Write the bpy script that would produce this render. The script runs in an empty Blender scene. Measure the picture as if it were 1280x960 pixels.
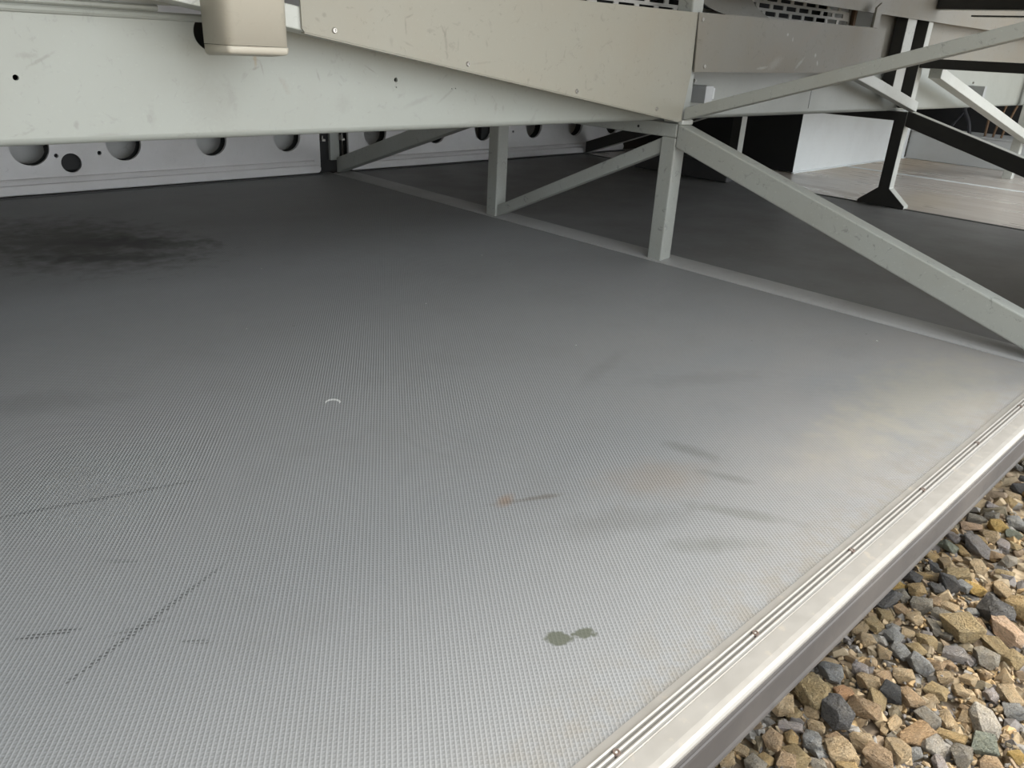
import bpy, bmesh, math, random
from mathutils import Vector, Matrix

scene = bpy.context.scene
COL = scene.collection
PI = math.pi

# ------------------------------------------------------------------ camera
cam_d = bpy.data.cameras.new('camera')
cam_d.sensor_fit = 'HORIZONTAL'
cam_d.sensor_width = 36.0
cam_d.lens = 970.0 * 36.0 / 1280.0
cam_d.clip_start = 0.02
cam_d.clip_end = 200
cam = bpy.data.objects.new('camera', cam_d)
COL.objects.link(cam)
right = Vector((0.72603953, -0.68586146, 0.04960513))
up = Vector((0.24333928, 0.32372299, 0.91432457))
back = Vector((-0.6431583, -0.6517649, 0.40193272))
M = Matrix((right, up, back)).transposed().to_4x4()
M.translation = Vector((0, 0, 0.49))
cam.matrix_world = M
scene.camera = cam

# ------------------------------------------------------------------ light, exposure
scene.view_settings.view_transform = 'Standard'
scene.view_settings.look = 'None'
scene.view_settings.gamma = 1.0
scene.view_settings.use_curve_mapping = False
scene.view_settings.exposure = 1.0

world = bpy.data.worlds.new('overcast_sky')
scene.world = world
world.use_nodes = True
wn = world.node_tree
bg = wn.nodes['Background']
bg.inputs['Color'].default_value = (0.93, 0.97, 1.0, 1)
# thin overcast, brighter around the hazy sun's side of the horizon
tc = wn.nodes.new('ShaderNodeTexCoord')
dt = wn.nodes.new('ShaderNodeVectorMath'); dt.operation = 'DOT_PRODUCT'
wn.links.new(tc.outputs['Generated'], dt.inputs[0])
_g = Vector((0.66, -0.68, 0.30)).normalized()
dt.inputs[1].default_value = _g
mr = wn.nodes.new('ShaderNodeMapRange'); mr.interpolation_type = 'SMOOTHSTEP'
wn.links.new(dt.outputs['Value'], mr.inputs[0])
mr.inputs[1].default_value = -0.3; mr.inputs[2].default_value = 1.0
mr.inputs[3].default_value = 0.75; mr.inputs[4].default_value = 2.1
wn.links.new(mr.outputs[0], bg.inputs['Strength'])

sun_d = bpy.data.lights.new('hazy_sun', 'SUN')
sun_d.energy = 2.4
sun_d.angle = math.radians(22)
sun_d.color = (1.0, 0.93, 0.82)
sun = bpy.data.objects.new('hazy_sun', sun_d)
COL.objects.link(sun)
SUN_DIR = Vector((0.75, -0.13, 1.25))       # towards the sun
sun.rotation_euler = SUN_DIR.to_track_quat('Z', 'Y').to_euler()
sun.location = (3, -3, 4)

# ------------------------------------------------------------------ materials
def new_mat(name):
    m = bpy.data.materials.new(name)
    m.use_nodes = True
    nt = m.node_tree
    b = nt.nodes['Principled BSDF']
    return m, nt, b

class G:
    """tiny node helper"""
    def __init__(self, nt):
        self.nt = nt
        self.co = nt.nodes.new('ShaderNodeTexCoord').outputs['Object']
    def put(self, sock, v):
        if v is None: return
        if isinstance(v, (int, float)):
            sock.default_value = v
        elif isinstance(v, (tuple, list)):
            if sock.type == 'RGBA' and len(v) == 3: v = (*v, 1)
            sock.default_value = v
        else:
            self.nt.links.new(v, sock)
    def math(self, op, a, b=None, c=None, clamp=False):
        n = self.nt.nodes.new('ShaderNodeMath'); n.operation = op; n.use_clamp = clamp
        for i, v in enumerate((a, b, c)): 
            if v is not None: self.put(n.inputs[i], v)
        return n.outputs[0]
    def mix(self, f, a, b, blend='MIX'):
        n = self.nt.nodes.new('ShaderNodeMix'); n.data_type = 'RGBA'; n.blend_type = blend
        self.put(n.inputs[0], f); self.put(n.inputs[6], a); self.put(n.inputs[7], b)
        return n.outputs[2]
    def noise(self, scale, detail=3, rough=0.55, vec=None, dist=0.0):
        n = self.nt.nodes.new('ShaderNodeTexNoise')
        self.put(n.inputs['Vector'], vec if vec is not None else self.co)
        n.inputs['Scale'].default_value = scale; n.inputs['Detail'].default_value = detail
        n.inputs['Roughness'].default_value = rough; n.inputs['Distortion'].default_value = dist
        return n.outputs['Fac']
    def ramp(self, f, lo, hi, a=0.0, b=1.0):
        n = self.nt.nodes.new('ShaderNodeMapRange'); n.clamp = True
        self.put(n.inputs[0], f); n.inputs[1].default_value = lo; n.inputs[2].default_value = hi
        n.inputs[3].default_value = a; n.inputs[4].default_value = b
        return n.outputs[0]
    def mapping(self, loc=(0, 0, 0), rot=(0, 0, 0), sc=(1, 1, 1), vec=None, typ='POINT'):
        n = self.nt.nodes.new('ShaderNodeMapping'); n.vector_type = typ
        self.put(n.inputs[0], vec if vec is not None else self.co)
        n.inputs[1].default_value = loc; n.inputs[2].default_value = rot; n.inputs[3].default_value = sc
        return n.outputs[0]
    def sep(self, vec=None):
        n = self.nt.nodes.new('ShaderNodeSeparateXYZ'); self.put(n.inputs[0], vec if vec is not None else self.co)
        return n.outputs
    def spot(self, x, y, rx, ry, ang=0.0, soft=0.5, z=0.0, rough=0.35, nscale=40, rz=None):
        """mask 1 inside an irregular ellipse at (x, y)"""
        v = self.mapping((x, y, z), (0, 0, ang), (rx, ry, rz if rz else 1.0), typ='TEXTURE')
        n = self.nt.nodes.new('ShaderNodeVectorMath'); n.operation = 'LENGTH'
        self.put(n.inputs[0], v)
        d = self.math('ADD', n.outputs['Value'], self.math('MULTIPLY_ADD', self.noise(nscale, 3), 2 * rough, -rough))
        return self.ramp(d, 1.0 + soft * 0.5, 1.0 - soft * 0.5)
    def bump(self, h, strength, dist, normal=None):
        n = self.nt.nodes.new('ShaderNodeBump')
        n.inputs['Strength'].default_value = strength; n.inputs['Distance'].default_value = dist
        self.put(n.inputs['Height'], h)
        if normal is not None: self.put(n.inputs['Normal'], normal)
        return n.outputs[0]

def paint(name, col, rough=0.5, dirt=0.25, dirtcol=(0.25, 0.22, 0.17), metal=0.0, scuff=0.35, spec=0.4, sc=1.0):
    m, nt, b = new_mat(name)
    g = G(nt)
    n1 = g.noise(5 * sc, 5, 0.6)
    c = g.mix(g.ramp(n1, 0.45, 0.8, 0, dirt), col, dirtcol)
    n2 = g.noise(38 * sc, 4, 0.7, dist=1.5)
    c = g.mix(g.ramp(n2, 0.60, 0.68, 0, scuff), c, [x * 0.45 for x in col])
    n3 = g.noise(170 * sc, 2, 0.5)
    c = g.mix(g.ramp(n3, 0.64, 0.70, 0, scuff * 0.8), c, [min(1, x * 1.25) for x in col])
    g.put(b.inputs['Base Color'], c)
    g.put(b.inputs['Roughness'], g.ramp(n1, 0.3, 0.8, rough - 0.06, rough + 0.12))
    b.inputs['Metallic'].default_value = metal
    b.inputs['Specular IOR Level'].default_value = spec
    g.put(b.inputs['Normal'], g.bump(n1, 0.12, 0.01))
    return m

def plain(name, col, rough=0.5, metal=0.0, spec=0.4):
    m, nt, b = new_mat(name)
    g = G(nt)
    c = g.mix(g.ramp(g.noise(30, 3), 0.35, 0.75, 0, 0.35), col, [x * 0.7 for x in col])
    g.put(b.inputs['Base Color'], c)
    b.inputs['Roughness'].default_value = rough
    b.inputs['Metallic'].default_value = metal
    b.inputs['Specular IOR Level'].default_value = spec
    return m

MAT = {}
MAT['rail'] = paint('pale_green_grey_paint', (0.345, 0.358, 0.325), 0.45, 0.18, scuff=0.18)
MAT['tube'] = paint('grey_green_tube_paint', (0.385, 0.40, 0.37), 0.45, 0.3, scuff=0.55)
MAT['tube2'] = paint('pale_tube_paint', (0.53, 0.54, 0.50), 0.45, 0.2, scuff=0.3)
MAT['panel'] = paint('beige_sheet_paint', (0.315, 0.302, 0.25), 0.5, 0.3, (0.32, 0.27, 0.20), scuff=0.25)
MAT['panel2'] = paint('dull_beige_sheet_paint', (0.235, 0.222, 0.188), 0.55, 0.4, (0.28, 0.23, 0.17), scuff=0.3)
MAT['cream'] = paint('cream_plastic', (0.50, 0.465, 0.385), 0.45, 0.12, (0.45, 0.38, 0.28), scuff=0.12)
MAT['door'] = paint('grey_door_skin', (0.70, 0.69, 0.685), 0.35, 0.2, metal=0.1, scuff=0.15)
MAT['outer'] = paint('outer_door_skin', (0.62, 0.63, 0.62), 0.5, 0.3, scuff=0.25)
MAT['white'] = paint('white_wall_paint', (0.80, 0.83, 0.83), 0.5, 0.12, scuff=0.08)
MAT['greywall'] = paint('grey_wall_paint', (0.60, 0.615, 0.615), 0.5, 0.15, scuff=0.08)
MAT['black'] = plain('black_paint_and_shade', (0.022, 0.022, 0.022), 0.6)  # black parts, also shade in the door holes and on the box end
MAT['darkgrey'] = plain('dark_grey_paint', (0.07, 0.07, 0.07), 0.6)
MAT['blacktube'] = plain('black_side_face', (0.048, 0.047, 0.043), 0.65)  # near-black colour for tube faces looking along -X
MAT['grille'] = paint('grille_paint', (0.55, 0.53, 0.48), 0.5, 0.2, scuff=0.1)
MAT['steel'] = plain('screw_steel', (0.45, 0.43, 0.40), 0.35, 0.8)
MAT['rust'] = plain('dark_screw', (0.16, 0.12, 0.10), 0.55, 0.5)
MAT['zinc'] = plain('zinc_bracket', (0.40, 0.41, 0.41), 0.4, 0.3)
MAT['ceil'] = paint('ceiling_paint', (0.58, 0.57, 0.54), 0.6, 0.3)
MAT['strip'] = paint('joint_strip_plastic', (0.38, 0.38, 0.375), 0.42, 0.35, (0.22, 0.20, 0.18), scuff=0.3)
MAT['hose'] = plain('black_hose', (0.03, 0.03, 0.035), 0.4)
MAT['copper'] = plain('brown_fitting', (0.17, 0.105, 0.06), 0.5, 0.3)
MAT['rubber'] = paint('grey_brown_rubber', (0.062, 0.057, 0.055), 0.65, 0.35, (0.22, 0.19, 0.16), scuff=0.25)
MAT['body'] = paint('body_paint', (0.55, 0.56, 0.56), 0.35, 0.1)

def marked(name, base, marks, org):
    '''base paint plus scratches and stains that sit on one sheet: marks = (x, z, len, wid, angle, strength, colour)'''
    m = MAT[base].copy(); m.name = name
    nt = m.node_tree; g = G(nt)
    b = nt.nodes['Principled BSDF']
    c = b.inputs['Base Color'].links[0].from_socket
    xs = g.sep()
    cmb = nt.nodes.new('ShaderNodeCombineXYZ')
    nt.links.new(xs[0], cmb.inputs[0]); nt.links.new(xs[2], cmb.inputs[1])
    keep = g.co; g.co = cmb.outputs[0]
    for (x, z, l, w, a, k, col) in marks:
        f = g.spot(x - org[0], z - org[1], l, w, a, 1.1, rough=1.0, nscale=150)
        c = g.mix(g.math('MULTIPLY', f, k * 0.6), c, col)
    g.co = keep
    g.put(b.inputs['Base Color'], c)
    return m
DK = (0.16, 0.15, 0.13)
MAT['web'] = marked('beam_paint', 'rail', [
    (0.593, 0.4485, 0.0025, 0.0100, 0.0, 0.75, (0.30, 0.20, 0.08)), (0.592, 0.4350, 0.006, 0.0015, 0.4, 0.6, DK), (0.603, 0.4360, 0.0012, 0.008, 0.2, 0.5, DK),
    (0.300, 0.440, 0.016, 0.0018, 0.5, 0.5, DK), (0.285, 0.445, 0.010, 0.003, 0.0, 0.4, DK), (0.52, 0.385, 0.03, 0.03, 0.0, 0.16, DK),
    (0.55, 0.395, 0.006, 0.020, 0.2, 0.25, DK), (0.64, 0.410, 0.004, 0.012, 0.5, 0.4, (0.28, 0.24, 0.18)), (0.70, 0.425, 0.0015, 0.008, 0.3, 0.5, DK),
    (0.43, 0.37, 0.004, 0.015, 0.0, 0.2, DK), (0.33, 0.36, 0.003, 0.004, 0.0, 0.5, DK), (0.90, 0.385, 0.025, 0.004, 0.3, 0.3, DK),
    (1.09, 0.372, 0.003, 0.009, 0.0, 0.35, DK), (1.11, 0.370, 0.0022, 0.006, 0.0, 0.35, DK), (0.965, 0.395, 0.02, 0.002, 0.6, 0.35, DK),
    (0.37, 0.345, 0.020, 0.003, 0.0, 0.35, DK), (0.56, 0.344, 0.030, 0.003, 0.0, 0.30, DK), (1.05, 0.345, 0.03, 0.003, 0.0, 0.3, DK),
    (0.80, 0.437, 0.010, 0.0012, -0.5, 0.5, DK), (0.745, 0.382, 0.012, 0.012, 0.0, 0.2, DK)], (2.0, 0.335))
MAT['sheet'] = marked('beige_panel_paint', 'panel', [
    (0.815, 0.505, 0.0015, 0.010, 0.1, 0.6, DK), (0.898, 0.485, 0.0022, 0.020, 0.15, 0.6, DK), (0.892, 0.503, 0.0015, 0.008, 0.5, 0.6, DK), (0.823, 0.521, 0.007, 0.0012, 0.4, 0.6, DK),
    (0.865, 0.502, 0.007, 0.0025, 0.0, 0.4, DK), (0.668, 0.514, 0.003, 0.003, 0.0, 0.6, DK), (0.656, 0.507, 0.004, 0.002, -0.5, 0.5, DK), (0.820, 0.480, 0.008, 0.0015, -0.3, 0.45, DK),
    (0.787, 0.482, 0.003, 0.006, 0.0, 0.35, DK), (0.99, 0.486, 0.002, 0.006, 0.3, 0.5, DK), (0.925, 0.482, 0.0012, 0.008, 0.0, 0.4, DK), (0.98, 0.455, 0.022, 0.0015, 0.1, 0.3, DK),
    (1.32, 0.50, 0.010, 0.0015, 0.3, 0.3, DK), (1.29, 0.435, 0.006, 0.006, 0.0, 0.3, DK), (1.5, 0.43, 0.002, 0.002, 0.0, 0.5, DK)], (1.1, 0.45))
PW = (0.66, 0.64, 0.58)
MAT['sheet2'] = marked('dull_panel_paint', 'panel2', [
    (2.03, 0.545, 0.004, 0.003, 0.0, 0.7, PW), (2.06, 0.535, 0.002, 0.005, 0.2, 0.7, PW), (2.20, 0.500, 0.004, 0.004, 0.0, 0.7, PW), (2.22, 0.480, 0.003, 0.006, 0.5, 0.7, PW),
    (1.93, 0.463, 0.020, 0.003, 0.1, 0.5, PW), (1.99, 0.475, 0.03, 0.010, 0.4, 0.25, PW), (2.12, 0.478, 0.02, 0.004, 0.6, 0.4, PW), (2.00, 0.50, 0.10, 0.03, 0.2, 0.25, (0.30, 0.24, 0.18)),
    (2.16, 0.555, 0.05, 0.012, 0.5, 0.25, (0.30, 0.22, 0.16))], (2.1, 0.51))

def mat_sill():
    m, nt, b = new_mat('sill_aluminium')
    g = G(nt)
    n1 = g.noise(14, 4, 0.6)
    n2 = g.noise(60, 3, 0.6)
    c = g.mix(g.ramp(n1, 0.4, 0.75, 0, 0.35), (0.285, 0.272, 0.25), (0.22, 0.205, 0.18))
    c = g.mix(g.ramp(n2, 0.62, 0.72, 0, 0.35), c, (0.42, 0.36, 0.28))
    st = g.spot(0.378, 0.232, 0.02, 0.008, 0.4, 0.8, rough=0.6, nscale=90)
    c = g.mix(g.math('MULTIPLY', st, 0.5), c, (0.40, 0.30, 0.12))
    g.put(b.inputs['Base Color'], c)
    b.inputs['Metallic'].default_value = 0.15
    g.put(b.inputs['Roughness'], g.ramp(n2, 0.3, 0.7, 0.38, 0.52))
    g.put(b.inputs['Normal'], g.bump(g.noise(45, 2), 0.15, 0.004))
    return m
MAT['sill'] = mat_sill()

def mat_floor():
    m, nt, b = new_mat('nubbed_grey_floor_mat')
    g = G(nt)
    A = math.radians(55)
    ca, sa = math.cos(A), math.sin(A)
    xs = g.sep()
    X, Y = xs[0], xs[1]
    u = g.math('ADD', g.math('MULTIPLY', X, ca), g.math('MULTIPLY', Y, sa))
    v = g.math('SUBTRACT', g.math('MULTIPLY', Y, ca), g.math('MULTIPLY', X, sa))
    P = 0.0040
    def saw(w):
        return g.math('MULTIPLY_ADD', g.math('COSINE', g.math('MULTIPLY', w, 2 * PI / P)), 0.5, 0.5)
    rid = g.math('POWER', saw(v), 2.0)
    crs = g.math('POWER', saw(u), 2.5)
    hgt = g.math('MAXIMUM', rid, g.math('MULTIPLY', crs, 0.65))
    wear = g.noise(6, 5, 0.65)
    fine = g.noise(420, 2, 0.6)
    base = g.mix(hgt, (0.203, 0.207, 0.208), (0.268, 0.272, 0.272))
    base = g.mix(g.ramp(fine, 0.35, 0.75, 0, 0.22), base, (0.19, 0.19, 0.187))
    # dusty film, browner towards the sill at the right
    dust = g.noise(3.2, 6, 0.62, vec=g.mapping(rot=(0, 0, 0.5), sc=(1.0, 1.7, 1)))
    near = g.math('MULTIPLY', g.ramp(Y, 0.95, 0.30), g.ramp(X, 0.45, 1.2))
    base = g.mix(g.math('MULTIPLY', near, g.ramp(dust, 0.38, 0.62, 0.05, 0.40)), base, (0.33, 0.29, 0.25))
    base = g.mix(g.ramp(wear, 0.52, 0.72, 0, 0.22), base, (0.175, 0.172, 0.163))
    # dirt at the mat's edge by the sill
    ed = g.math('MULTIPLY', g.ramp(Y, 0.33, 0.26), g.ramp(g.noise(30, 4, 0.7), 0.42, 0.62, 0, 0.5))
    base = g.mix(ed, base, (0.22, 0.195, 0.155))
    # smudges and stains with their own shape
    for (x, y, rx, ry, a, k, c) in (
        (0.615, 0.44, 0.075, 0.020, -0.5, 0.28, (0.135, 0.13, 0.12)),
        (0.724, 0.47, 0.060, 0.035, -0.4, 0.28, (0.24, 0.18, 0.125)),
        (0.660, 0.346, 0.040, 0.012, -0.6, 0.4, (0.125, 0.125, 0.11)),
        (0.825, 0.485, 0.030, 0.012, -1.3, 0.42, (0.11, 0.11, 0.10)),
        (0.800, 0.420, 0.028, 0.008, -1.1, 0.4, (0.12, 0.12, 0.11)),
        (0.74, 0.36, 0.050, 0.010, -1.0, 0.4, (0.125, 0.125, 0.11)),
        (0.545, 0.552, 0.012, 0.007, 0.3, 0.6, (0.24, 0.155, 0.10)),
        (0.575, 0.535, 0.035, 0.004, -0.42, 0.6, (0.12, 0.10, 0.085)),
        (0.19, 1.15, 0.10, 0.03, -0.4, 0.30, (0.12, 0.12, 0.12)),
        (0.50, 2.05, 0.17, 0.25, 0.5, 0.80, (0.05, 0.045, 0.035)),
        (0.62, 1.98, 0.14, 0.045, -0.65, 0.85, (0.035, 0.033, 0.03)),
        (0.53, 1.86, 0.13, 0.03, -0.5, 0.75, (0.035, 0.033, 0.03)),
        (1.02, 0.36, 0.12, 0.05, 0.1, 0.25, (0.36, 0.32, 0.25)),
        (1.30, 0.36, 0.20, 0.07, 0.0, 0.35, (0.38, 0.34, 0.25)),
        (1.05, 0.62, 0.10, 0.02, -0.5, 0.3, (0.155, 0.155, 0.15)),
        (0.95, 0.75, 0.08, 0.012, 0.3, 0.3, (0.16, 0.16, 0.155)),
    ):
        base = g.mix(g.math('MULTIPLY', g.spot(x, y, rx, ry, a, 1.2, rough=1.1, nscale=26), k), base, c)
    # two wet-looking oil drops
    oil = g.math('MAXIMUM', g.spot(0.425, 0.3545, 0.0125, 0.0085, -0.8, 0.3, rough=0.7, nscale=75),
                 g.spot(0.449, 0.343, 0.0105, 0.0060, -0.5, 0.4, rough=1.0, nscale=120))
    base = g.mix(g.math('MULTIPLY', oil, 0.8), base, (0.082, 0.088, 0.060))
    # dotted scratches: only the raised nubs are rubbed dark
    dots = g.math('MULTIPLY', g.math('GREATER_THAN', saw(u), 0.45), g.math('GREATER_THAN', saw(g.math('ADD', v, P / 2)), 0.3))
    for (x0, y0, x1, y1, w, k) in ((0.09, 0.871, 0.30, 0.812, 0.0035, 0.75), (0.078, 0.574, 0.245, 0.643, 0.0032, 0.8),
                                   (0.066, 0.657, 0.112, 0.635, 0.0040, 0.9), (0.170, 0.566, 0.190, 0.547, 0.003, 0.6),
                                   (0.155, 0.725, 0.185, 0.70, 0.003, 0.5), (0.125, 0.61, 0.175, 0.60, 0.003, 0.5)):
        L = math.hypot(x1 - x0, y1 - y0) / 2
        a = math.atan2(y1 - y0, x1 - x0)
        k_ = g.math('MULTIPLY', g.spot((x0 + x1) / 2, (y0 + y1) / 2, L, w, a, 0.3, rough=0.35, nscale=60), dots)
        base = g.mix(g.math('MULTIPLY', k_, k), base, (0.06, 0.06, 0.06))
    # pale specks and dark crumbs
    vo = nt.nodes.new('ShaderNodeTexVoronoi'); vo.inputs['Scale'].default_value = 14
    nt.links.new(g.co, vo.inputs['Vector'])
    cs = g.sep(vo.outputs['Color'])
    speck = g.math('MULTIPLY', g.math('LESS_THAN', vo.outputs['Distance'], 0.028), g.math('GREATER_THAN', cs[0], 0.72))
    base = g.mix(g.math('MULTIPLY', speck, 0.85), base, (0.75, 0.74, 0.70))
    crumb = g.math('MULTIPLY', g.math('LESS_THAN', vo.outputs['Distance'], 0.026), g.math('LESS_THAN', cs[0], 0.25))
    base = g.mix(g.math('MULTIPLY', crumb, 0.8), base, (0.08, 0.07, 0.06))
    # curled pale scrape
    curl = g.math('MULTIPLY', g.spot(0.530, 0.905, 0.011, 0.011, 0, 0.1, rough=0.1, nscale=60),
                  g.math('SUBTRACT', 1.0, g.spot(0.5275, 0.902, 0.0095, 0.0095, 0, 0.1, rough=0.1, nscale=60)))
    base = g.mix(g.math('MULTIPLY', curl, 0.8), base, (0.68, 0.68, 0.66))
    g.put(b.inputs['Base Color'], base)
    g.put(b.inputs['Roughness'], g.math('SUBTRACT', g.ramp(dust, 0.3, 0.7, 0.50, 0.62), g.math('MULTIPLY', oil, 0.25)))
    b.inputs['Specular IOR Level'].default_value = 0.35
    nb = g.bump(g.math('MULTIPLY', hgt, g.math('SUBTRACT', 1.0, g.math('MULTIPLY', oil, 0.6))), 0.40, 0.0011)
    g.put(b.inputs['Normal'], nb)
    return m
MAT['floor'] = mat_floor()

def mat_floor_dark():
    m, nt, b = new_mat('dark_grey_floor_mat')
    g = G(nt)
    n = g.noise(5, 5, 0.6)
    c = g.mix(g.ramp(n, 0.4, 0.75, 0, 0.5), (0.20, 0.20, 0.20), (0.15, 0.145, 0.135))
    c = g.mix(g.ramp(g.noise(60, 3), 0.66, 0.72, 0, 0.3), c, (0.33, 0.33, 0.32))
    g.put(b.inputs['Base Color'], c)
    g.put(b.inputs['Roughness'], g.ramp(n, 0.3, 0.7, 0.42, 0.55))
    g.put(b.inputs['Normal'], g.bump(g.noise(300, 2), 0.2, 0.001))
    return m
MAT['floor_dark'] = mat_floor_dark()

def mat_floor_tan():
    m, nt, b = new_mat('brushed_tan_floor')
    g = G(nt)
    n = g.noise(5, 2, 0.5, vec=g.mapping(sc=(3.0, 0.5, 1)))
    c = g.mix(g.ramp(n, 0.35, 0.7), (0.60, 0.555, 0.505), (0.47, 0.425, 0.38))
    t = g.spot(4.35, 1.72, 0.75, 0.22, 0.0, 0.9, rough=0.3, nscale=5)
    c = g.mix(g.math('MULTIPLY', t, 0.7), c, (0.46, 0.33, 0.19))
    sw = g.spot(3.35, 1.12, 0.25, 0.09, 0.2, 1.0, rough=0.3, nscale=9)
    c = g.mix(g.math('MULTIPLY', sw, 0.5), c, (0.55, 0.48, 0.37))
    g.put(b.inputs['Base Color'], c)
    g.put(b.inputs['Roughness'], g.ramp(n, 0.3, 0.7, 0.24, 0.38))
    return m
MAT['floor_tan'] = mat_floor_tan()

def mat_stone():
    m, nt, b = new_mat('gravel_stone')
    g = G(nt)
    oi = nt.nodes.new('ShaderNodeObjectInfo')
    v = nt.nodes.new('ShaderNodeVectorMath'); v.operation = 'ADD'
    nt.links.new(g.co, v.inputs[0])
    sc = nt.nodes.new('ShaderNodeVectorMath'); sc.operation = 'SCALE'; sc.inputs['Scale'].default_value = 7.0
    cmb = nt.nodes.new('ShaderNodeCombineXYZ')
    for i in range(3): nt.links.new(oi.outputs['Random'], cmb.inputs[i])
    nt.links.new(cmb.outputs[0], sc.inputs[0]); nt.links.new(sc.outputs[0], v.inputs[1])
    n1 = g.noise(2.2, 5, 0.65, vec=v.outputs[0]); n2 = g.noise(14, 4, 0.7, vec=v.outputs[0])
    c = g.mix(g.ramp(n1, 0.35, 0.7, 0, 0.75), oi.outputs['Color'], g.mix(1.0, oi.outputs['Color'], (1.25, 1.15, 0.98), 'MULTIPLY'))
    c = g.mix(g.ramp(n2, 0.48, 0.66, 0, 0.75), c, g.mix(1.0, c, (0.55, 0.53, 0.50), 'MULTIPLY'))
    c = g.mix(g.ramp(n2, 0.42, 0.28, 0, 0.3), c, (0.50, 0.45, 0.36))
    g.put(b.inputs['Base Color'], c)
    b.inputs['Roughness'].default_value = 0.8
    b.inputs['Specular IOR Level'].default_value = 0.25
    g.put(b.inputs['Normal'], g.bump(n2, 0.8, 0.09, g.bump(n1, 0.6, 0.22)))
    return m
MAT['stone'] = mat_stone()

def mat_gravelbed():
    m, nt, b = new_mat('loose_small_gravel')
    g = G(nt)
    geo = nt.nodes.new('ShaderNodeNewGeometry')
    cr = nt.nodes.new('ShaderNodeValToRGB')
    e = cr.color_ramp
    e.interpolation = 'CONSTANT'
    cols = [(0.39, 0.285, 0.17), (0.29, 0.215, 0.14), (0.46, 0.35, 0.215), (0.22, 0.20, 0.185), (0.37, 0.295, 0.195),
            (0.31, 0.29, 0.26), (0.48, 0.33, 0.165), (0.27, 0.225, 0.15)]
    e.elements[0].position = 0; e.elements[0].color = (*cols[0], 1)
    e.elements[1].position = 0.125; e.elements[1].color = (*cols[1], 1)
    for i in range(2, 8):
        el = e.elements.new(i / 8); el.color = (*cols[i], 1)
    nt.links.new(geo.outputs['Random Per Island'], cr.inputs[0])
    n2 = g.noise(220, 4, 0.7)
    c = g.mix(g.ramp(n2, 0.4, 0.7, 0, 0.6), cr.outputs[0], g.mix(1.0, cr.outputs[0], (0.6, 0.57, 0.52), 'MULTIPLY'))
    g.put(b.inputs['Base Color'], c)
    b.inputs['Roughness'].default_value = 0.85
    g.put(b.inputs['Normal'], g.bump(n2, 0.5, 0.003))
    return m
MAT['bed'] = mat_gravelbed()

def mat_ground():
    m, nt, b = new_mat('gritty_ground')
    g = G(nt)
    vo = nt.nodes.new('ShaderNodeTexVoronoi'); vo.inputs['Scale'].default_value = 55
    nt.links.new(g.co, vo.inputs['Vector'])
    cs = g.sep(vo.outputs['Color'])
    c = g.mix(cs[0], (0.31, 0.23, 0.14), (0.40, 0.32, 0.215))
    c = g.mix(g.math('GREATER_THAN', cs[1], 0.75), c, (0.20, 0.155, 0.11))
    g.put(b.inputs['Base Color'], c)
    b.inputs['Roughness'].default_value = 0.9
    g.put(b.inputs['Normal'], g.bump(vo.outputs['Distance'], 0.8, 0.01))
    return m
MAT['ground'] = mat_ground()

# ------------------------------------------------------------------ geometry helpers
def tag(o, label=None, cat=None, group=None, kind=None):
    if label: o['label'] = label
    if cat: o['category'] = cat
    if group: o['group'] = group
    if kind: o['kind'] = kind
    return o

def empty(name, loc, label, cat, group=None):
    o = bpy.data.objects.new(name, None); COL.objects.link(o)
    o.empty_display_size = 0.05
    o.location = loc
    return tag(o, label, cat, group)

def link(name, bm, mats, parent=None, smooth=False, label=None):
    me = bpy.data.meshes.new(name)
    bmesh.ops.recalc_face_normals(bm, faces=bm.faces[:])
    bm.to_mesh(me); bm.free()
    if not isinstance(mats, (list, tuple)): mats = [mats]
    for m in mats: me.materials.append(m)
    if smooth:
        for p in me.polygons: p.use_smooth = True
    o = bpy.data.objects.new(name, me); COL.objects.link(o)
    if parent is not None:
        o.parent = parent
        lp = parent.location.copy()
        if parent.parent is not None: lp += parent.parent.location
        me.transform(Matrix.Translation(-lp))       # meshes are written in world coordinates
    if label: o['label'] = label
    return o

def prism(bm, pts, axis, lo, hi, bev=0.0, seg=2, mat=0):
    """convex or concave 2-D outline extruded along an axis"""
    def P(a, b, t):
        return {'x': (t, a, b), 'y': (a, t, b), 'z': (a, b, t)}[axis]
    t = bmesh.new()
    v0 = [t.verts.new(P(a, b, lo)) for a, b in pts]
    v1 = [t.verts.new(P(a, b, hi)) for a, b in pts]
    t.faces.new(v0); t.faces.new(v1[::-1])
    n = len(pts)
    for i in range(n):
        t.faces.new((v0[i], v0[(i + 1) % n], v1[(i + 1) % n], v1[i]))
    bmesh.ops.recalc_face_normals(t, faces=t.faces[:])
    if bev > 0:
        bmesh.ops.bevel(t, geom=t.edges[:], offset=bev, segments=seg, affect='EDGES', profile=0.5)
    for f in t.faces: f.material_index = mat
    me = bpy.data.meshes.new('tmp'); t.to_mesh(me); t.free()
    bm.from_mesh(me); bpy.data.meshes.remove(me)

def box(bm, x0, x1, y0, y1, z0, z1, bev=0.0, seg=2, mat=0):
    prism(bm, [(x0, y0), (x1, y0), (x1, y1), (x0, y1)], 'z', z0, z1, bev, seg, mat)

def sweep(bm, prof, x0, x1, mat=0):
    """profile of (y, z) swept along x, closed"""
    prism(bm, prof, 'x', x0, x1, 0, 2, mat)

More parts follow.
